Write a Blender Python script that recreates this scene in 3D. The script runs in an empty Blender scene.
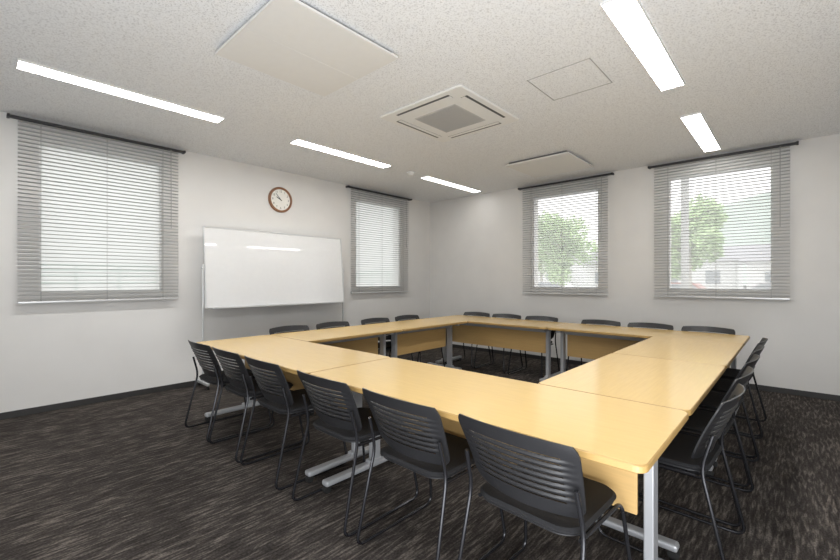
import bpy, bmesh, math, random
from mathutils import Vector, Matrix
random.seed(4)
scn = bpy.context.scene
try:
    scn.view_settings.view_transform = 'Standard'
except Exception: pass
COL = scn.collection
H = 2.76           # ceiling height
XW, YW = 6.04, 5.25
X0, Y0 = -1.2, -1.2

# ------------------------------------------------------------ materials
def mat(name, col, rough=.5, metal=0, noise=0, nscale=20, bump=0, bscale=60, stretch=(1,1,1), coat=0, spec=None):
    m = bpy.data.materials.new(name); m.use_nodes = True
    nt = m.node_tree; b = nt.nodes['Principled BSDF']
    b.inputs['Base Color'].default_value = (*col, 1)
    b.inputs['Roughness'].default_value = rough
    b.inputs['Metallic'].default_value = metal
    if coat: 
        b.inputs['Coat Weight'].default_value = coat
        b.inputs['Coat Roughness'].default_value = .03
    if spec is not None: b.inputs['Specular IOR Level'].default_value = spec
    tc = nt.nodes.new('ShaderNodeTexCoord'); mp = nt.nodes.new('ShaderNodeMapping')
    mp.inputs['Scale'].default_value = stretch
    nt.links.new(tc.outputs['Object'], mp.inputs['Vector'])
    n = nt.nodes.new('ShaderNodeTexNoise'); n.inputs['Scale'].default_value = nscale; n.inputs['Detail'].default_value = 4
    nt.links.new(mp.outputs[0], n.inputs['Vector'])
    r = nt.nodes.new('ShaderNodeValToRGB')
    k = max(noise, .01)
    r.color_ramp.elements[0].position = .3; r.color_ramp.elements[1].position = .7
    r.color_ramp.elements[0].color = (*[c*(1-k) for c in col], 1)
    r.color_ramp.elements[1].color = (*[min(1, c*(1+k)) for c in col], 1)
    nt.links.new(n.outputs['Fac'], r.inputs['Fac']); nt.links.new(r.outputs[0], b.inputs['Base Color'])
    if bump:
        n2 = nt.nodes.new('ShaderNodeTexNoise'); n2.inputs['Scale'].default_value = bscale; n2.inputs['Detail'].default_value = 3
        nt.links.new(tc.outputs['Object'], n2.inputs['Vector'])
        bp = nt.nodes.new('ShaderNodeBump'); bp.inputs['Strength'].default_value = bump; bp.inputs['Distance'].default_value = .01
        nt.links.new(n2.outputs['Fac'], bp.inputs['Height']); nt.links.new(bp.outputs[0], b.inputs['Normal'])
    return m

def emis(name, col, s):
    m = bpy.data.materials.new(name); m.use_nodes = True
    b = m.node_tree.nodes['Principled BSDF']
    b.inputs['Base Color'].default_value = (.9,.9,.9,1)
    b.inputs['Emission Color'].default_value = (*col, 1); b.inputs['Emission Strength'].default_value = s
    return m

M_wall = mat('wall_paint', (.73,.718,.70), .8, noise=.02, nscale=3, bump=.12, bscale=180, spec=.2)
M_base = mat('baseboard_vinyl', (.03,.028,.027), .5)
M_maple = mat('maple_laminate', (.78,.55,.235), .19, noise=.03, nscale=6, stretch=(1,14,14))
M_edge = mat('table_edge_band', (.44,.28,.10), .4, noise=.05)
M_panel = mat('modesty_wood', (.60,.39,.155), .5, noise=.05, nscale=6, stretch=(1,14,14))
M_grey = mat('grey_steel', (.42,.43,.45), .4, metal=.3)
M_rubber = mat('black_rubber', (.012,.012,.012), .6)
M_plastic = mat('charcoal_plastic', (.019,.019,.021), .42, bump=.05, bscale=300)
M_fabric = mat('black_fabric', (.012,.012,.014), .85, noise=.3, nscale=300, bump=.3, bscale=400)
M_tube = mat('black_tube', (.03,.03,.034), .25, metal=.5)
M_slat = mat('blind_slat', (.40,.40,.395), .4)
M_rail = mat('blind_headrail', (.03,.03,.032), .5)
M_cord = mat('blind_cord', (.40,.40,.39), .7)
M_alu = mat('aluminium', (.66,.67,.68), .35, metal=.5)
M_wframe = mat('window_frame_metal', (.78,.78,.77), .5)
M_board = mat('whiteboard_enamel', (.77,.775,.78), .3, coat=1.0)
M_board.node_tree.nodes['Principled BSDF'].inputs['Coat IOR'].default_value = 1.7
M_white = mat('white_plastic', (.80,.797,.78), .45)
M_beige = mat('beige_panel', (.75,.742,.72), .6)
M_gap_shade = mat('painted_gap_shade', (.10,.10,.10), .8)  # dark tone paints in the shade above the ceiling cover plates
M_wood = mat('clock_wood', (.25,.115,.055), .35, noise=.2, nscale=40)
M_face = mat('clock_face', (.82,.81,.76), .5)
M_ink = mat('black_ink', (.01,.01,.01), .5)
M_lamp = emis('lamp_diffuser', (1,.985,.958), 34)
M_lamp2 = emis('lamp_diffuser_dimmed', (1,.985,.958), 15)
M_lamp3 = emis('lamp_diffuser_low', (1,.985,.958), 8)
M_leaf = mat('foliage', (.53,.70,.36), .8, noise=.2, nscale=2)  # outdoor haze is mixed into the leaf colour, hence so pale
M_bark = mat('bark', (.48,.45,.40), .9, noise=.2)
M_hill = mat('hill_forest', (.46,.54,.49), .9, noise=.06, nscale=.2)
M_ground = mat('asphalt', (.45,.45,.44), .9, noise=.1, nscale=1)
M_bld = mat('building_siding', (.84,.85,.84), .7, noise=.03)
M_roof = mat('roof_tile', (.42,.42,.45), .7)
M_bwin = mat('building_window', (.34,.37,.40), .3)
M_fence = mat('green_mesh_fence', (.26,.42,.35), .6)
M_carw = mat('car_white', (.75,.75,.77), .3, coat=.4)
M_carr = mat('car_red', (.50,.16,.12), .3, coat=.4)
M_pole = mat('concrete_pole', (.45,.45,.44), .8)

def glassmat(name, milky, tint):
    m = bpy.data.materials.new(name); m.use_nodes = True
    nt = m.node_tree; nt.nodes.clear()
    o = nt.nodes.new('ShaderNodeOutputMaterial'); mx = nt.nodes.new('ShaderNodeMixShader')
    t = nt.nodes.new('ShaderNodeBsdfTransparent')
    t.inputs[0].default_value = (.96,.96,.96,1)
    g = nt.nodes.new('ShaderNodeBsdfTranslucent'); g.inputs[0].default_value = (*tint,1)
    mx.inputs[0].default_value = milky
    nt.links.new(t.outputs[0], mx.inputs[1]); nt.links.new(g.outputs[0], mx.inputs[2]); nt.links.new(mx.outputs[0], o.inputs[0])
    return m
M_glass = glassmat('window_glass', .38, (.93,.93,.93))  # clear glass; its milky share lays painted haze over the view
M_frost = glassmat('frosted_window_glass', .66, (.89,.893,.888))

# acoustic ceiling
M_ceil = bpy.data.materials.new('acoustic_ceiling'); M_ceil.use_nodes = True
nt = M_ceil.node_tree; b = nt.nodes['Principled BSDF']; b.inputs['Roughness'].default_value = .9
b.inputs['Specular IOR Level'].default_value = .1
tc = nt.nodes.new('ShaderNodeTexCoord')
n = nt.nodes.new('ShaderNodeTexNoise'); n.inputs['Scale'].default_value = 118; n.inputs['Detail'].default_value = 3; n.inputs['Distortion'].default_value = .5
r = nt.nodes.new('ShaderNodeValToRGB')
r.color_ramp.elements[0].position = .34; r.color_ramp.elements[0].color = (.60,.605,.615,1)
r.color_ramp.elements[1].position = .50; r.color_ramp.elements[1].color = (.85,.862,.875,1)
nt.links.new(tc.outputs['Object'], n.inputs['Vector']); nt.links.new(n.outputs['Fac'], r.inputs['Fac']); nt.links.new(r.outputs[0], b.inputs['Base Color'])
bp = nt.nodes.new('ShaderNodeBump'); bp.inputs['Strength'].default_value = .35; bp.inputs['Distance'].default_value = .002
nt.links.new(r.outputs[0], bp.inputs['Height']); nt.links.new(bp.outputs[0], b.inputs['Normal'])

# carpet
M_carpet = bpy.data.materials.new('carpet'); M_carpet.use_nodes = True
nt = M_carpet.node_tree; b = nt.nodes['Principled BSDF']; b.inputs['Roughness'].default_value = .95
b.inputs['Specular IOR Level'].default_value = .1
L = nt.links.new
tc = nt.nodes.new('ShaderNodeTexCoord'); mp = nt.nodes.new('ShaderNodeMapping'); mp.inputs['Scale'].default_value = (8, 60, 1)
n = nt.nodes.new('ShaderNodeTexNoise'); n.inputs['Scale'].default_value = 1.0; n.inputs['Detail'].default_value = 4; n.inputs['Roughness'].default_value=.6; n.inputs['Distortion'].default_value=.4
mpb = nt.nodes.new('ShaderNodeMapping'); mpb.inputs['Scale'].default_value = (2.0, 5.5, 1)
nb = nt.nodes.new('ShaderNodeTexNoise'); nb.inputs['Scale'].default_value = 1.0; nb.inputs['Detail'].default_value = 2
ad = nt.nodes.new('ShaderNodeMath'); ad.operation = 'MULTIPLY_ADD'; ad.inputs[1].default_value = .28
sb = nt.nodes.new('ShaderNodeMath'); sb.operation = 'SUBTRACT'; sb.inputs[1].default_value = .14
r = nt.nodes.new('ShaderNodeValToRGB'); e = r.color_ramp.elements
e[0].position = .36; e[0].color = (.033,.0285,.026,1); e[1].position = .70; e[1].color = (.178,.156,.137,1)
x = r.color_ramp.elements.new(.52); x.color = (.060,.052,.0475,1)
mp3 = nt.nodes.new('ShaderNodeMapping'); mp3.inputs['Scale'].default_value = (90, 120, 60)
n2 = nt.nodes.new('ShaderNodeTexNoise'); n2.inputs['Scale'].default_value = 1
mm = nt.nodes.new('ShaderNodeMixRGB'); mm.blend_type = 'MULTIPLY'; mm.inputs[0].default_value = .5
r2 = nt.nodes.new('ShaderNodeValToRGB'); r2.color_ramp.elements[0].position=.38; r2.color_ramp.elements[1].position=.62; r2.color_ramp.elements[0].color=(.35,.35,.35,1); r2.color_ramp.elements[1].color=(1.35,1.35,1.35,1)
for q in (mp, mp3, mpb): L(tc.outputs['Object'], q.inputs[0])
L(mp.outputs[0], n.inputs['Vector']); L(mp3.outputs[0], n2.inputs['Vector']); L(mpb.outputs[0], nb.inputs['Vector'])
L(nb.outputs['Fac'], ad.inputs[0]); L(n.outputs['Fac'], ad.inputs[2]); L(ad.outputs[0], sb.inputs[0]); L(sb.outputs[0], r.inputs[0]); L(n2.outputs['Fac'], r2.inputs[0])
L(r.outputs[0], mm.inputs[1]); L(r2.outputs[0], mm.inputs[2]); L(mm.outputs[0], b.inputs['Base Color'])
bp = nt.nodes.new('ShaderNodeBump'); bp.inputs['Strength'].default_value = .3; bp.inputs['Distance'].default_value = .003
L(n2.outputs['Fac'], bp.inputs['Height']); L(bp.outputs[0], b.inputs['Normal'])

# ------------------------------------------------------------ mesh builders (each adds to a bmesh)
def finish(name, bm, mats, smooth=False, angle=None):
    bmesh.ops.recalc_face_normals(bm, faces=bm.faces[:])
    me = bpy.data.meshes.new(name); bm.to_mesh(me); bm.free()
    for m in (mats if isinstance(mats, (list, tuple)) else [mats]): me.materials.append(m)
    if smooth:
        for p in me.polygons: p.use_smooth = True
        try: me.set_sharp_from_angle(angle=math.radians(35))
        except Exception: pass
    return me

def box(bm, lo, hi, bev=0, mi=0, rot=None, seg=2):
    lo = Vector(lo); hi = Vector(hi); c = (lo+hi)/2; s = hi-lo
    M = Matrix.Translation(c)
    if rot is not None: M = M @ rot
    M = M @ Matrix.Diagonal((*s, 1))
    before = set(bm.faces)
    res = bmesh.ops.create_cube(bm, size=1, matrix=M)
    if bev:
        es = list({e for v in res['verts'] for e in v.link_edges})
        bmesh.ops.bevel(bm, geom=es, offset=bev, segments=seg, profile=.5, affect='EDGES')
    for f in bm.faces:
        if f not in before: f.material_index = mi

def cyl(bm, p0, p1, r, seg=16, mi=0, r2=None):
    p0 = Vector(p0); p1 = Vector(p1); d = p1-p0
    q = d.to_track_quat('Z', 'Y').to_matrix().to_4x4()
    before = set(bm.faces)
    bmesh.ops.create_cone(bm, cap_ends=True, segments=seg, radius1=r, radius2=r if r2 is None else r2, depth=d.length,
                          matrix=Matrix.Translation((p0+p1)/2) @ q)
    for f in bm.faces:
        if f not in before: f.material_index = mi

def fillet(pts, r, n=6):
    pts = [Vector(p) for p in pts]; out = [pts[0]]
    for i in range(1, len(pts)-1):
        a, b_, c = pts[i-1], pts[i], pts[i+1]
        d1 = (a-b_); d2 = (c-b_); rr = min(r, d1.length*.45, d2.length*.45)
        s = b_ + d1.normalized()*rr; e_ = b_ + d2.normalized()*rr
        for k in range(n+1):
            u = k/n; out.append(s*(1-u)**2 + b_*2*u*(1-u) + e_*u*u)
    out.append(pts[-1]); return out

def tube(bm, pts, r, seg=10, mi=0):
    n = len(pts); rings = []; up = None
    for i, p in enumerate(pts):
        tdir = (pts[min(i+1, n-1)] - pts[max(i-1, 0)]).normalized()
        if up is None:
            up = Vector((0, 1, 0)) if abs(tdir.y) < .9 else Vector((1, 0, 0))
        up = (up - tdir*up.dot(tdir)).normalized(); sd = tdir.cross(up)
        rings.append([bm.verts.new(p + (up*math.cos(a)+sd*math.sin(a))*r) for a in [2*math.pi*k/seg for k in range(seg)]])
    for i in range(n-1):
        for k in range(seg):
            f = bm.faces.new((rings[i][k], rings[i][(k+1) % seg], rings[i+1][(k+1) % seg], rings[i+1][k])); f.material_index = mi
    bm.faces.new(rings[0]).material_index = mi; bm.faces.new(rings[-1][::-1]).material_index = mi

def rslab(bm, hx, hy, z0, z1, r, bev=.003, side_mi=1, seg=6, c=(0, 0)):
    ol = []
    for (sx, sy, a0) in ((1, 1, 0), (-1, 1, 90), (-1, -1, 180), (1, -1, 270)):
        for k in range(seg+1):
            a = math.radians(a0+90*k/seg)
            ol.append((sx*(hx-r)+r*math.cos(a), sy*(hy-r)+r*math.sin(a)))
    def ring(z, s):
        return [bm.verts.new((c[0]+x*(hx-s)/hx, c[1]+y*(hy-s)/hy, z)) for x, y in ol]
    rs = [ring(z0, bev), ring(z0+bev, 0), ring(z1-bev, 0), ring(z1, bev)]
    N = len(ol)
    for j in range(3):
        for k in range(N):
            f = bm.faces.new((rs[j][k], rs[j][(k+1) % N], rs[j+1][(k+1) % N], rs[j+1][k])); f.material_index = side_mi
    bm.faces.new(rs[0][::-1]); bm.faces.new(rs[3])

def tgrid(bm, fn, us, vs, mask=lambda i, j: True, mi=0):
    F = {}; B = {}
    def vf(d, i, j, w):
        if (i, j) not in d: d[(i, j)] = bm.verts.new(fn(us[i], vs[j])[w])
        return d[(i, j)]
    nu, nv = len(us)-1, len(vs)-1
    ok = lambda i, j: 0 <= i < nu and 0 <= j < nv and mask(i, j)
    for i in range(nu):
        for j in range(nv):
            if not ok(i, j): continue
            q = [(i, j), (i+1, j), (i+1, j+1), (i, j+1)]
            bm.faces.new([vf(F, *a, 0) for a in q]).material_index = mi
            bm.faces.new([vf(B, *a, 1) for a in q[::-1]]).material_index = mi
            for (a, c_, nb) in ((q[0], q[1], (i, j-1)), (q[1], q[2], (i+1, j)), (q[2], q[3], (i, j+1)), (q[3], q[0], (i-1, j))):
                if not ok(*nb):
                    bm.faces.new((vf(F, *c_, 0), vf(F, *a, 0), vf(B, *a, 1), vf(B, *c_, 1))).material_index = mi

# ------------------------------------------------------------ object helpers
def obj(name, me, loc=(0, 0, 0), rz=0, parent=None, label=None, cat=None, kind=None, group=None):
    ob = bpy.data.objects.new(name, me); COL.objects.link(ob)
    ob.location = loc; ob.rotation_euler = (0, 0, rz)
    if parent: ob.parent = parent
    for k, v in (('label', label), ('category', cat), ('kind', kind), ('group', group)):
        if v: ob[k] = v
    return ob

def thing(name, parts, loc, rz=0, label='', cat='', group=None, kind=None):
    root = obj(name, None, loc, rz, label=label, cat=cat, group=group, kind=kind)
    root.empty_display_size = .1
    made = []
    for p in parts:
        nm, me, pi = p[0], p[1], p[2]; off = p[3] if len(p) > 3 else (0, 0, 0); lb = p[4] if len(p) > 4 else None
        made.append(obj(nm, me, off, 0, parent=root if pi is None else made[pi], label=lb))
    return root

# ------------------------------------------------------------ room shell
bm = bmesh.new(); box(bm, (X0-.2, Y0-.2, -.12), (XW+.2, YW+.2, 0)); obj('floor', finish('floor', bm, M_carpet), kind='structure', label='dark brown charcoal carpet with lighter streaks', cat='floor')
bm = bmesh.new(); box(bm, (X0-.2, Y0-.2, H), (XW+.2, YW+.2, H+.15)); obj('ceiling', finish('ceiling', bm, M_ceil), kind='structure', label='off-white speckled acoustic tile ceiling', cat='ceiling')

WZ0, WZ1 = 1.13, 2.56; WH = .51      # window opening
LB = [.94, 4.72]; RB = [2.575, .69]  # blind centres
def wall_holes(name, axis, plane, a0, a1, centres, out):
    us = sorted([a0, a1] + [c+s*WH for c in centres for s in (-1, 1)]); vs = [0, WZ0, WZ1, H]
    def fn(u, v):
        return ((u, plane, v), (u, plane+out, v)) if axis == 'x' else ((plane, u, v), (plane+out, u, v))
    def mask(i, j):
        mid = (us[i]+us[i+1])/2
        return not (j == 1 and any(abs(mid-c) < WH for c in centres))
    bm = bmesh.new(); tgrid(bm, fn, us, vs, mask)
    obj(name, finish(name, bm, M_wall), kind='structure', label='smooth off-white painted wall', cat='wall')
wall_holes('wall_north', 'x', YW, X0, XW+.2, LB, .2)
wall_holes('wall_east', 'y', XW, Y0, YW, RB, .2)
bm = bmesh.new(); box(bm, (X0-.2, Y0, 0), (X0, YW+.2, H)); obj('wall_west', finish('wall_west', bm, M_wall), kind='structure', label='off-white painted wall', cat='wall')
bm = bmesh.new(); box(bm, (X0-.2, Y0-.2, 0), (XW+.2, Y0, H)); obj('wall_south', finish('wall_south', bm, M_wall), kind='structure', label='off-white painted wall', cat='wall')
bh = .06
for nm, lo, hi in (('north', (X0, YW-.012, 0), (XW, YW, bh)), ('east', (XW-.012, Y0, 0), (XW, YW-.012, bh)),
                   ('south', (X0, Y0, 0), (XW, Y0+.012, bh)), ('west', (X0, Y0+.012, 0), (X0+.012, YW-.012, bh))):
    bm = bmesh.new(); box(bm, lo, hi, .002); obj('baseboard_'+nm, finish('baseboard', bm, M_base), kind='structure', label='black vinyl baseboard strip', cat='baseboard')

# windows (local: X along wall, Y outwards)
bm = bmesh.new(); fw = .016
hz = (WZ1-WZ0)
for lo, hi in (((-WH, .020, 0), (-WH+fw, .05, hz)), ((WH-fw, .020, 0), (WH, .05, hz)), ((-WH+fw, .020, 0), (WH-fw, .05, fw)), ((-WH+fw, .020, hz-fw), (WH-fw, .05, hz))):
    box(bm, lo, hi, .003)
me_wf = finish('window_frame', bm, M_wframe)
def pane(m):
    bm = bmesh.new()
    bm.faces.new([bm.verts.new(p) for p in ((-WH+fw, .035, fw), (WH-fw, .035, fw), (WH-fw, .035, hz-fw), (-WH+fw, .035, hz-fw))]); return finish('window_pane', bm, m)
me_wg = pane(M_glass); me_wg2 = pane(M_frost)
def window(n, loc, rz, g, lab):
    w = thing('window_%d' % n, [('frame', me_wf, None), ('pane', g, None)], loc, rz, lab, 'window', kind='structure')
window(1, (LB[0], YW, WZ0), 0, me_wg2, 'aluminium framed frosted window behind a blind'); window(2, (LB[1], YW, WZ0), 0, me_wg2, 'aluminium framed frosted window behind a blind')
window(3, (XW, RB[0], WZ0), -math.pi/2, me_wg, 'aluminium framed clear window behind a blind'); window(4, (XW, RB[1], WZ0), -math.pi/2, me_wg, 'aluminium framed clear window behind a blind')

# ------------------------------------------------------------ blinds (local: X along wall, -Y into room, z from bottom rail)
BW = .655; BZ0 = 1.035; BZ1 = 2.73; bhh = BZ1-BZ0
bm = bmesh.new(); box(bm, (-BW-.07, -.022, bhh-.022), (BW+.07, .022, bhh), .003)
box(bm, (-BW-.07, -.026, bhh-.02), (-BW-.05, .055, bhh+.005), .002); box(bm, (BW+.05, -.026, bhh-.02), (BW+.07, .055, bhh+.005), .002)
me_hr = finish('headrail', bm, M_rail)
bm = bmesh.new(); pitch = .036; z = .035; tl = math.radians(-7); SW = .032
while z < bhh-.03:
    rings = []
    for k in range(5):
        s = -SW/2+SW*k/4; hgt = .0022*(1-((k-2)/2)**2)
        y = s*math.cos(tl); zz = z+s*math.sin(tl)+hgt
        rings.append([bm.verts.new(p) for p in ((-BW, y, zz), (BW, y, zz), (BW, y, zz-.0015), (-BW, y, zz-.0015))])
    for a, c in zip(rings[:-1], rings[1:]):
        for q in range(4): bm.faces.new((a[q], a[(q+1) % 4], c[(q+1) % 4], c[q]))
    bm.faces.new(rings[0]); bm.faces.new(rings[-1][::-1])
    z += pitch
me_sl = finish('slats', bm, M_slat)
bm = bmesh.new(); box(bm, (-BW, -.017, 0), (BW, .017, .018), .003); me_br = finish('bottom_rail', bm, M_alu)
def cordmesh(x, y):
    bm = bmesh.new()
    box(bm, (x-.0012, y-.0008, .01), (x+.0012, y+.0008, bhh-.022))
    return finish('ladder_cord', bm, M_cord)
cords = [cordmesh(x, y) for x in (-.5, 0, .5) for y in (-.0170, .0170)]
bm = bmesh.new(); cyl(bm, (BW-.08, -.03, bhh-.9), (BW-.08, -.018, bhh-.018), .004, 8); me_wd = finish('tilt_wand', bm, M_cord)
def blind(loc, rz, label):
    thing('venetian_blind', [('headrail', me_hr, None), ('slats', me_sl, None), ('bottom_rail', me_br, None)] + [('ladder_cord', c, None) for c in cords] + [('tilt_wand', me_wd, None)],
          loc, rz, label, 'blind', 'venetian blinds on the windows')
blind((LB[0], YW-.06, BZ0), 0, 'grey venetian blind over frosted window')
blind((LB[1], YW-.06, BZ0), 0, 'grey venetian blind on window near room corner')
blind((XW-.06, RB[0], BZ0), -math.pi/2, 'grey venetian blind with green tree behind')
blind((XW-.06, RB[1], BZ0), -math.pi/2, 'grey venetian blind with hillside and street behind')

# ------------------------------------------------------------ ceiling lights
bm = bmesh.new(); LL = .68; LWd = .075
for lo, hi in (((-LL-.008, -LWd-.008, -.016), (-LL, LWd+.008, 0)), ((LL, -LWd-.008, -.016), (LL+.008, LWd+.008, 0)),
               ((-LL, -LWd-.008, -.016), (LL, -LWd, 0)), ((-LL, LWd, -.016), (LL, LWd+.008, 0))): box(bm, lo, hi, .001)
me_lh = finish('housing', bm, M_white)
def diff(m):
    bm = bmesh.new(); box(bm, (-LL, -LWd, -.010), (LL, LWd, -.001)); return finish('diffuser', bm, m)
me_ld = diff(M_lamp); me_ld2 = diff(M_lamp2); me_ld3 = diff(M_lamp3)
for x, y, g in ((.90, 3.98, me_ld), (3.03, 3.98, me_ld), (5.13, 3.98, me_ld3), (.90, .70, me_ld), (3.0, .70, me_ld), (5.10, .70, me_ld2)):
    thing('ceiling_light', [('housing', me_lh, None), ('diffuser', g, None)], (x, y, H), 0, 'long slim white strip light on the ceiling, lit', 'ceiling light', 'strip ceiling lights')

# air conditioner cassette
S = .465
bm = bmesh.new()
rslab(bm, S, S, -.018, 0, .03, .006, 0)
me_ap = finish('panel', bm, M_white, True)
bm = bmesh.new(); box(bm, (-.235, -.235, -.022), (.235, .235, -.017), .002)
for i in range(25):
    y = -.222+i*.444/24
    box(bm, (-.228, y-.003, -.026), (.228, y+.003, -.021)); box(bm, (y-.003, -.228, -.026), (y+.003, .228, -.021))
me_ag = finish('intake_grille', bm, mat('grille_grey', (.50,.49,.47), .6))
def rotbox(lo, hi, a, bev, m, name):
    bm = bmesh.new(); box(bm, lo, hi, bev)
    bmesh.ops.rotate(bm, verts=bm.verts[:], cent=(0, 0, 0), matrix=Matrix.Rotation(a, 3, 'Z')); return finish(name, bm, m)
parts = [('panel', me_ap, None), ('intake_grille', me_ag, None)]
M_slot = mat('outlet_slot', (.10,.10,.10), .7)
for k in range(4):
    parts.append(('air_outlet', rotbox((-.30, -.408, -.0195), (.30, -.345, -.017), k*math.pi/2, 0, M_slot, 'air_outlet'), None))
    parts.append(('louver', rotbox((-.298, -.384, -.022), (.298, -.346, -.0195), k*math.pi/2, .001, M_white, 'louver'), None))
thing('air_conditioner', parts, (3.0, 2.36, H), 0, 'white square ceiling cassette air conditioner with grey grille', 'air conditioner')

# flat ceiling panels
def cpanel(hx, hy):
    bm = bmesh.new(); box(bm, (-hx+.03, -hy+.03, -.026), (hx-.03, hy-.03, 0)); a = finish('mounting_neck', bm, M_gap_shade)
    bm = bmesh.new(); box(bm, (-hx, -hy, -.042), (hx, -.0008, -.026), .001); box(bm, (-hx, .0008, -.042), (hx, hy, -.026), .001); b_ = finish('cover_plate', bm, M_beige)
    return [('mounting_neck', a, None), ('cover_plate', b_, None)]
thing('ceiling_panel', cpanel(.42, .42), (1.49, 2.36, H), 0, 'flat square off-white vent cover hung below the ceiling', 'ceiling panel', 'vent cover panels')
thing('ceiling_panel', cpanel(.41, .41), (5.06, 2.34, H), 0, 'flat square off-white vent cover near windows', 'ceiling panel', 'vent cover panels')
# access hatch
bm = bmesh.new(); hs = .235
for lo, hi in (((-hs, -hs, -.003), (hs, -hs+.006, 0)), ((-hs, hs-.006, -.003), (hs, hs, 0)), ((-hs, -hs+.006, -.003), (-hs+.006, hs-.006, 0)), ((hs-.006, -hs+.006, -.003), (hs, hs-.006, 0))): box(bm, lo, hi, .0005)
me_a = finish('hatch_frame', bm, mat('hatch_frame_metal', (.36,.36,.35), .5, metal=.1))
bm = bmesh.new(); box(bm, (-hs+.010, -hs+.010, -.002), (hs-.010, hs-.010, 0)); me_b = finish('hatch_door', bm, M_ceil)
thing('access_hatch', [('hatch_frame', me_a, None), ('hatch_door', me_b, None)], (3.07, 1.26, H), 0, 'square ceiling access hatch with thin metal frame', 'hatch')
# smoke detector
bm = bmesh.new(); cyl(bm, (0, 0, -.018), (0, 0, 0), .06, 32); me_a = finish('base', bm, M_white, True)
bm = bmesh.new(); cyl(bm, (0, 0, -.04), (0, 0, -.018), .032, 32, r2=.048); me_b = finish('sensor_head', bm, M_white, True)
thing('smoke_detector', [('base', me_a, None), ('sensor_head', me_b, None)], (4.17, 3.98, H), 0, 'round white ceiling smoke detector between strip lights', 'smoke detector')

# ------------------------------------------------------------ tables
def table_parts(L, W):
    hx, hy = L/2-.002, W/2-.002
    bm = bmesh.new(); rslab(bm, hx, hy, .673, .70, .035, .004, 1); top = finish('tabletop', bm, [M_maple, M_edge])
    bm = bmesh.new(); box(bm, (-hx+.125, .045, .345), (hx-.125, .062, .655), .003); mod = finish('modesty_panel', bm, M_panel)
    bm = bmesh.new(); box(bm, (-hx+.12, .09, .61), (hx-.12, .13, .65), .004); beam = finish('crossbeam', bm, M_grey)
    parts = [('tabletop', top, None), ('modesty_panel', mod, None), ('crossbeam', beam, None)]
    for sx in (-1, 1):
        x = sx*(hx-.09)
        bm = bmesh.new()
        box(bm, (x-.018, .066, .06), (x+.018, .136, .64), .005)
        box(bm, (x-.020, -.20, .638), (x+.020, .26, .671), .004)
        box(bm, (x-.028, -.29, .042), (x+.028, .29, .076), .012)
        box(bm, (x-.024, .04, .066), (x+.024, .16, .092), .008)
        leg = finish('leg', bm, M_grey)
        parts.append(('leg', leg, None)); li = len(parts)-1
        for y in (-.27, .27):
            bm = bmesh.new(); cyl(bm, (x-.012, y, .024), (x+.012, y, .024), .024, 16)
            box(bm, (x-.016, y-.015, .03), (x+.016, y+.015, .048), .003)
            parts.append(('caster', finish('caster', bm, M_rubber), li))
    return parts
W = .70
TX0, TX1, TY0, TY1 = 1.33, 5.19, .32, 3.92
LS = (TX1-TX0-2*W)/2
TP_long = table_parts(1.80, W); TP_short = table_parts(LS, W)
lab = 'folding conference table, light maple top with grey steel legs'
R = math.pi/2
for y in (TY0+.9, TY0+2.7):
    thing('conference_table', TP_long, (TX0+W/2, y, 0), -R, lab, 'table', 'tables forming a hollow square')
    thing('conference_table', TP_long, (TX1-W/2, y, 0), R, lab, 'table', 'tables forming a hollow square')
for x in (TX0+W+LS/2, TX0+W+1.5*LS):
    thing('conference_table', TP_short, (x, TY0+W/2, 0), 0, lab, 'table', 'tables forming a hollow square')
    thing('conference_table', TP_short, (x, TY1-W/2, 0), 2*R, lab, 'table', 'tables forming a hollow square')

# ------------------------------------------------------------ chair (faces +X)
def backpt(u, v, off):
    w = .240 - .028*(1-v)
    c = 1.0
    if v > .82: c = 1-.08*((v-.82)/.18)**2.5
    if v < .15: c = 1-.14*((.15-v)/.15)**2
    zc = .470 + .286*v + (-.010*u*u if v > .5 else .0)*(v-.5)*2
    xx = -.185 - .115*v**1.15 + .042*u*u
    return Vector((xx+off, u*w*c, zc))
us = [-1, -.96, -.88, -.76, -.6, -.4, -.2, 0, .2, .4, .6, .76, .88, .96, 1]
vs = [0, .05, .10, .15]; slots = set()
nsl = 8; SH = .019
for k in range(nsl):
    a = .19 + k*.085
    vs += [a, a+SH]; slots.add(len(vs)-2)
vs += [.88, .94, .98, 1.0]
def ribpt(u, v):
    ph = ((v-.19-SH)/.085) % 1.0
    o = .006*math.sin(math.pi*min(1, ph/.77)) if (.19+SH < v < .79 and abs(u) < .77) else 0
    return (backpt(u, v, .0035-o), backpt(u, v, -.0035-o))
vv2 = []
for i, v in enumerate(vs):
    vv2.append(v)
    if i+1 < len(vs) and i not in slots and .20 < v < .80:
        nx = vs[i+1]; vv2 += [v+(nx-v)*q for q in (.25, .5, .75)]
slotv = {vs[i] for i in slots}
bm = bmesh.new()
tgrid(bm, ribpt, us, vv2, lambda i, j: not (vv2[j] in slotv and 3 <= i < len(us)-4))
me_back = finish('backrest', bm, M_plastic, True)
bm = bmesh.new(); rslab(bm, .205, .205, .428, .448, .08, .009, 0, 8); me_seat = finish('seat', bm, M_fabric, True)
bm = bmesh.new(); rslab(bm, .198, .198, .419, .429, .08, .003, 0, 8); me_sh = finish('seat_shell', bm, M_plastic, True)
def side(sy):
    bm = bmesh.new()
    y = .222*sy; yf = .238*sy
    pts = fillet([(-.222, y*.97, .60), (-.182, y, .45), (-.285, yf, .0082), (.245, yf, .0082), (.185, y*.93, .410), (-.16, y*.90, .410)], .055, 7)
    tube(bm, pts, .0078, 10); return finish('leg', bm, M_tube, True)
def cbar(x):
    bm = bmesh.new(); tube(bm, [Vector((x, -.200, .409)), Vector((x, .200, .409))], .0075, 8); return finish('crossbar', bm, M_tube, True)
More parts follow.
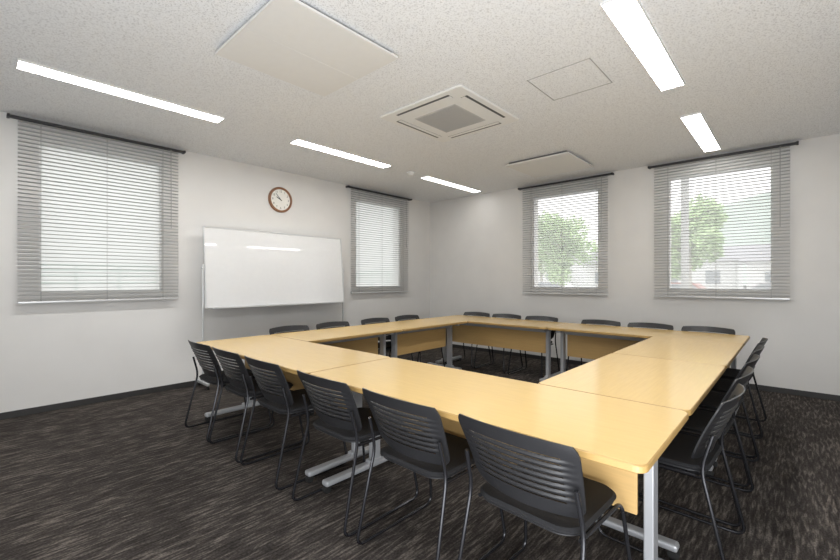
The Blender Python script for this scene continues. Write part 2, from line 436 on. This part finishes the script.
chair_parts = [('seat', me_seat, None), ('seat_shell', me_sh, None), ('backrest', me_back, None), ('leg', side(-1), None), ('leg', side(1), None), ('crossbar', cbar(.12), None), ('crossbar', cbar(-.12), None)]
def chair(x, y, a, lab, j=.03):
    a += random.uniform(-j, j)
    thing('stacking_chair', chair_parts, (x, y, 0), a, lab, 'chair', 'black chairs around the conference tables')
cl = 'black stacking chair, slotted plastic back, sled base'
chair(1.49, .70, -.05, cl, 0)
for y in (1.265, 1.835, 2.49, 3.03, 3.54): chair(1.49, y, 0, cl, .015)
for y in (3.60, 3.08, 2.54, 1.77, 1.22, .68): chair(4.99, y, math.pi, cl)
for x in (2.31, 2.85, 3.39, 3.93, 4.46): chair(x, .465, R-.03, cl, .015)
for x in (2.31, 2.87, 3.52, 4.11): chair(x, 3.75, -R, cl)

# ------------------------------------------------------------ whiteboard
bw, bz0, bz1 = .985, .92, 1.880
def tiltback(bm):
    bmesh.ops.rotate(bm, verts=bm.verts[:], cent=(0, 0, (bz0+bz1)/2), matrix=Matrix.Rotation(math.radians(-4.6), 3, 'X'))
bm = bmesh.new(); box(bm, (-bw+.012, -.008, bz0+.012), (bw-.012, .008, bz1-.012)); tiltback(bm); me_p = finish('writing_surface', bm, M_board)
bm = bmesh.new()
for lo, hi in (((-bw, -.014, bz0), (-bw+.014, .014, bz1)), ((bw-.014, -.014, bz0), (bw, .014, bz1)), ((-bw+.014, -.014, bz0), (bw-.014, .014, bz0+.014)), ((-bw+.014, -.014, bz1-.014), (bw-.014, .014, bz1))): box(bm, lo, hi, .003)
tiltback(bm); me_f = finish('board_frame', bm, M_alu)
bm = bmesh.new(); box(bm, (-bw+.05, -.075, bz0-.012), (bw-.05, -.014, bz0-.004), .002); box(bm, (-bw+.05, -.078, bz0-.012), (bw-.05, -.072, bz0+.006), .001); tiltback(bm); me_t = finish('pen_tray', bm, M_alu)
bp_ = [('writing_surface', me_p, None), ('board_frame', me_f, None), ('pen_tray', me_t, None)]
for sx in (-1, 1):
    bm = bmesh.new(); x = sx*(bw+.012)
    box(bm, (x-.010, -.010, .07), (x+.010, .010, 1.43), .003); box(bm, (x-.015, -.16, .045), (x+.015, .16, .075), .006)
    cyl(bm, (x-.018, 0, 1.39), (x+.018, 0, 1.39), .012, 12)
    bp_.append(('stand_leg', finish('stand_leg', bm, M_alu), None)); li = len(bp_)-1
    for y in (-.14, .14):
        bm = bmesh.new(); cyl(bm, (x-.01, y, .023), (x+.01, y, .023), .023, 14); bp_.append(('caster', finish('caster', bm, M_rubber), li))
bm = bmesh.new(); box(bm, (-bw, -.01, .20), (bw, .01, .23), .003); bp_.append(('stretcher', finish('stretcher', bm, M_alu), None))
thing('whiteboard', bp_, (2.81, 5.06, 0), 0, 'blank white rolling whiteboard on slim aluminium stand', 'whiteboard')

# ------------------------------------------------------------ clock (local: faces -Y)
def lathe(bm, prof, seg=48):
    rings = [[bm.verts.new((r_*math.cos(a), y_, r_*math.sin(a))) for a in [2*math.pi*k/seg for k in range(seg)]] for r_, y_ in prof]
    for i in range(len(rings)-1):
        for k in range(seg): bm.faces.new((rings[i][k], rings[i][(k+1) % seg], rings[i+1][(k+1) % seg], rings[i+1][k]))
bm = bmesh.new(); lathe(bm, [(.175, 0), (.175, -.02), (.168, -.033), (.155, -.036), (.146, -.030), (.143, -.014)]); me_rim = finish('rim', bm, M_wood, True)
bm = bmesh.new(); cyl(bm, (0, -.001, 0), (0, -.016, 0), .146, 48); me_fc = finish('dial', bm, M_face)
bm = bmesh.new()
tmp = []
for h in range(1, 13):
    cu = bpy.data.curves.new('n', 'FONT'); cu.body = str(h); cu.size = .04; cu.align_x = 'CENTER'; cu.align_y = 'CENTER'
    ob = bpy.data.objects.new('n', cu); COL.objects.link(ob)
    a = math.radians(90-30*h); ob.location = (.115*math.cos(a), -.0168, .115*math.sin(a)); ob.rotation_euler = (math.pi/2, 0, 0); tmp.append(ob)
bpy.context.view_layer.update(); dg = bpy.context.evaluated_depsgraph_get()
for ob in tmp:
    m_ = bpy.data.meshes.new_from_object(ob.evaluated_get(dg)); m_.transform(ob.matrix_world); bm.from_mesh(m_); bpy.data.meshes.remove(m_)
for ob in tmp: 
    c_ = ob.data; bpy.data.objects.remove(ob); bpy.data.curves.remove(c_)
me_nu = finish('numerals', bm, M_ink)
def hand(deg, L_, w_, y_):
    bm = bmesh.new(); box(bm, (-w_, y_-.001, -.02), (w_, y_+.001, L_), .0005)
    bmesh.ops.rotate(bm, verts=bm.verts[:], cent=(0, 0, 0), matrix=Matrix.Rotation(math.radians(deg), 3, 'Y')); return finish('hand', bm, M_ink)
thing('wall_clock', [('rim', me_rim, None), ('dial', me_fc, None), ('numerals', me_nu, None), ('hour_hand', hand(298, .07, .005, -.020), None), ('minute_hand', hand(318, .105, .0035, -.023), None)],
      (2.88, YW, 2.356), 0, 'round wall clock with brown wooden rim and white face', 'clock')

# ------------------------------------------------------------ outside
bm = bmesh.new(); box(bm, (-30, -60, -.6), (160, 90, -.35)); obj('ground', finish('ground', bm, M_ground), kind='structure', label='grey asphalt ground outside', cat='ground')
bm = bmesh.new(); box(bm, (-14, 13, -.35), (22, 20, 9)); 
for i in range(24): box(bm, (-14, 12.985, .1+i*.36), (22, 13.0, .12+i*.36))
me_a = finish('siding', bm, M_bld)
thing('neighbour_building', [('siding', me_a, None)], (0, 0, 0), 0, 'pale siding wall of a neighbouring building outside', 'building')
bm = bmesh.new()
for i in range(40): cyl(bm, (-6+i*.6, 9, -.35), (-6+i*.6, 9, 1.5), .02, 6)
for zz in (.2, .6, 1.0, 1.2, 1.32, 1.42, 1.5): box(bm, (-6, 8.985, zz-.015), (17.4, 9.015, zz+.015))
obj('fence', finish('fence', bm, M_fence), label='green metal fence outside the windows', cat='fence')
def tree(x, y, h, r, lab, seed):
    rnd = random.Random(seed)
    bm = bmesh.new(); tube(bm, [Vector((0, 0, 0)), Vector((.05, .02, h*.3)), Vector((0, .05, h*.6)), Vector((.05, 0, h*.85))], .12, 8)
    for k in range(6):
        a = k*1.1; tube(bm, [Vector((0, 0, h*(.4+.05*k))), Vector((math.cos(a)*r*.6, math.sin(a)*r*.6, h*(.55+.05*k)))], .04, 6)
    tr = finish('trunk', bm, M_bark)
    bm = bmesh.new()
    blobs = [(Vector((rnd.uniform(-.7, .7)*r, rnd.uniform(-.7, .7)*r, h*.66+rnd.uniform(-.28, .28)*h)), r*rnd.uniform(.3, .5)) for _ in range(22)]
    for _ in range(5200):
        c, rr = rnd.choice(blobs)
        d = Vector((rnd.gauss(0, 1), rnd.gauss(0, 1), rnd.gauss(0, 1))).normalized()*rr*rnd.uniform(.6, 1.15)
        p = c+d; s = rnd.uniform(.07, .13)
        a = Vector((rnd.gauss(0, 1), rnd.gauss(0, 1), rnd.gauss(0, 1))).normalized(); b_ = a.orthogonal().normalized()
        bm.faces.new([bm.verts.new(p+v_) for v_ in (a*s, b_*s*.6, -a*s, -b_*s*.6)])
    fo = finish('foliage', bm, M_leaf)
    thing('tree', [('trunk', tr, None), ('foliage', fo, None)], (x, y, -.35), 0, lab, 'tree')
tree(20, 8.6, 4.7, 1.45, 'leafy green tree seen through the window', 1)
tree(18, 2.9, 4.7, 1.05, 'green tree beside the road outside', 2)
tree(34, 16.5, 5, 2.0, 'green tree further along the street', 3)
bm = bmesh.new(); N = 40
vv = [[None]*(N+1) for _ in range(N+1)]
for i in range(N+1):
    for j in range(N+1):
        px_ = -60+i*3; py_ = -80+j*5
        hh = 27*math.exp(-(px_/35)**2-((py_+12)/38)**2)+ 8*math.exp(-(px_/35)**2-((py_-40)/30)**2) + random.uniform(-.5, .5)
        vv[i][j] = bm.verts.new((px_, py_, hh-1))
for i in range(N):
    for j in range(N): bm.faces.new((vv[i][j], vv[i+1][j], vv[i+1][j+1], vv[i][j+1]))
obj('hill', finish('hill', bm, M_hill, True), (150, 10, -.4), label='hazy forested hillside outside', cat='hill')
def house(x, y, w, d, h, lab):
    bm = bmesh.new(); box(bm, (-d/2, -w/2, 0), (d/2, w/2, h)); a = finish('house_body', bm, M_bld)
    bm = bmesh.new(); vs_ = [bm.verts.new(p) for p in ((-d/2-.4, -w/2-.4, h), (-d/2-.4, w/2+.4, h), (d/2+.4, w/2+.4, h), (d/2+.4, -w/2-.4, h), (0, -w/2-.4, h+1.4), (0, w/2+.4, h+1.4))]
    for f in ((0, 1, 5, 4), (2, 3, 4, 5), (0, 4, 3), (1, 2, 5), (3, 2, 1, 0)): bm.faces.new([vs_[k] for k in f])
    b_ = finish('roof', bm, M_roof)
    parts = [('house_body', a, None), ('roof', b_, None)]
    n = int(w/2.5)
    for k in range(n):
        yy = -w/2+w*(k+.5)/n
        bm = bmesh.new(); box(bm, (-d/2-.03, yy-.5, h*.4), (-d/2, yy+.5, h*.75), .01); parts.append(('house_window', finish('house_window', bm, M_bwin), None))
    thing('house', parts, (x, y, -.35), 0, lab, 'house')
house(45, 9.5, 12, 7, 3.2, 'low white house with grey tiled roof')
house(40, -2, 9, 6, 2.9, 'small white house with grey roof by the road')
house(48, 25, 12, 7, 4.2, 'white house with grey roof beyond trees')
def car(x, y, m, lab):
    prof = [(-2, .35), (-2.02, .75), (-1.85, .95), (-1.25, 1.02), (-.75, 1.45), (.85, 1.48), (1.5, 1.02), (1.95, .88), (2.05, .6), (2.02, .35)]
    bm = bmesh.new(); lf = [bm.verts.new((-.8, a, b_)) for a, b_ in prof]; rt = [bm.verts.new((.8, a, b_)) for a, b_ in prof]
    bm.faces.new(lf); bm.faces.new(rt[::-1])
    for k in range(len(prof)): bm.faces.new((lf[k], lf[(k+1) % len(prof)], rt[(k+1) % len(prof)], rt[k]))
    body = finish('car_body', bm, m)
    gl = [(-1.08, 1.03), (-.7, 1.38), (.8, 1.40), (1.3, 1.03)]
    parts = [('car_body', body, None)]
    for sx in (-.805, .805):
        bm = bmesh.new(); bm.faces.new([bm.verts.new((sx, a, b_)) for a, b_ in gl]); parts.append(('side_glass', finish('side_glass', bm, M_bwin), None))
    for yy in (-1.25, 1.3):
        for sx in (-.72, .72):
            bm = bmesh.new(); cyl(bm, (sx-.1, yy, .33), (sx+.1, yy, .33), .33, 20); parts.append(('wheel', finish('wheel', bm, M_rubber), None))
    thing('car', parts, (x, y, -.35), 0, lab, 'car', 'parked cars outside')
car(26, 4.6, M_carr, 'red parked car outside the window'); car(28, .5, M_carw, 'white parked car outside the window'); car(30, 13.5, M_carw, 'white parked car near the trees')
bm = bmesh.new(); cyl(bm, (0, 0, 0), (0, 0, 9), .10, 12); me_a = finish('pole_shaft', bm, M_pole)
bm = bmesh.new(); box(bm, (-.05, -.8, 8), (.05, .8, 8.1)); me_b = finish('cross_arm', bm, M_pole)
thing('utility_pole', [('pole_shaft', me_a, None), ('cross_arm', me_b, None)], (14, 2.35, -.35), 0, 'grey concrete utility pole by the road', 'pole')

# ------------------------------------------------------------ added soft fill light, world, camera
al = bpy.data.lights.new('fill_light', 'AREA'); al.shape = 'RECTANGLE'; al.size = 1.8; al.size_y = 1.8; al.energy = 108; al.color = (.94,.97, 1)  # added fill behind the camera to brighten the ceiling, not a room fixture
ao = bpy.data.objects.new('fill_light', al); COL.objects.link(ao); ao.location = (-.2, -.2, .6)
ao.rotation_euler = Vector((.7, .6, 1)).to_track_quat('-Z', 'Y').to_euler()

w = bpy.data.worlds.new('overcast'); scn.world = w; w.use_nodes = True
bg = w.node_tree.nodes['Background']; bg.inputs[0].default_value = (1,1,.995,1); bg.inputs[1].default_value = 1.9

cam = bpy.data.cameras.new('camera'); co = bpy.data.objects.new('camera', cam); COL.objects.link(co)
cam.sensor_width = 36; cam.lens = 36*410/840; cam.clip_start = .05; cam.clip_end = 500
co.location = (0, 0, 1.25); co.rotation_euler = (math.pi/2, 0, math.radians(42.4-90))
scn.camera = co
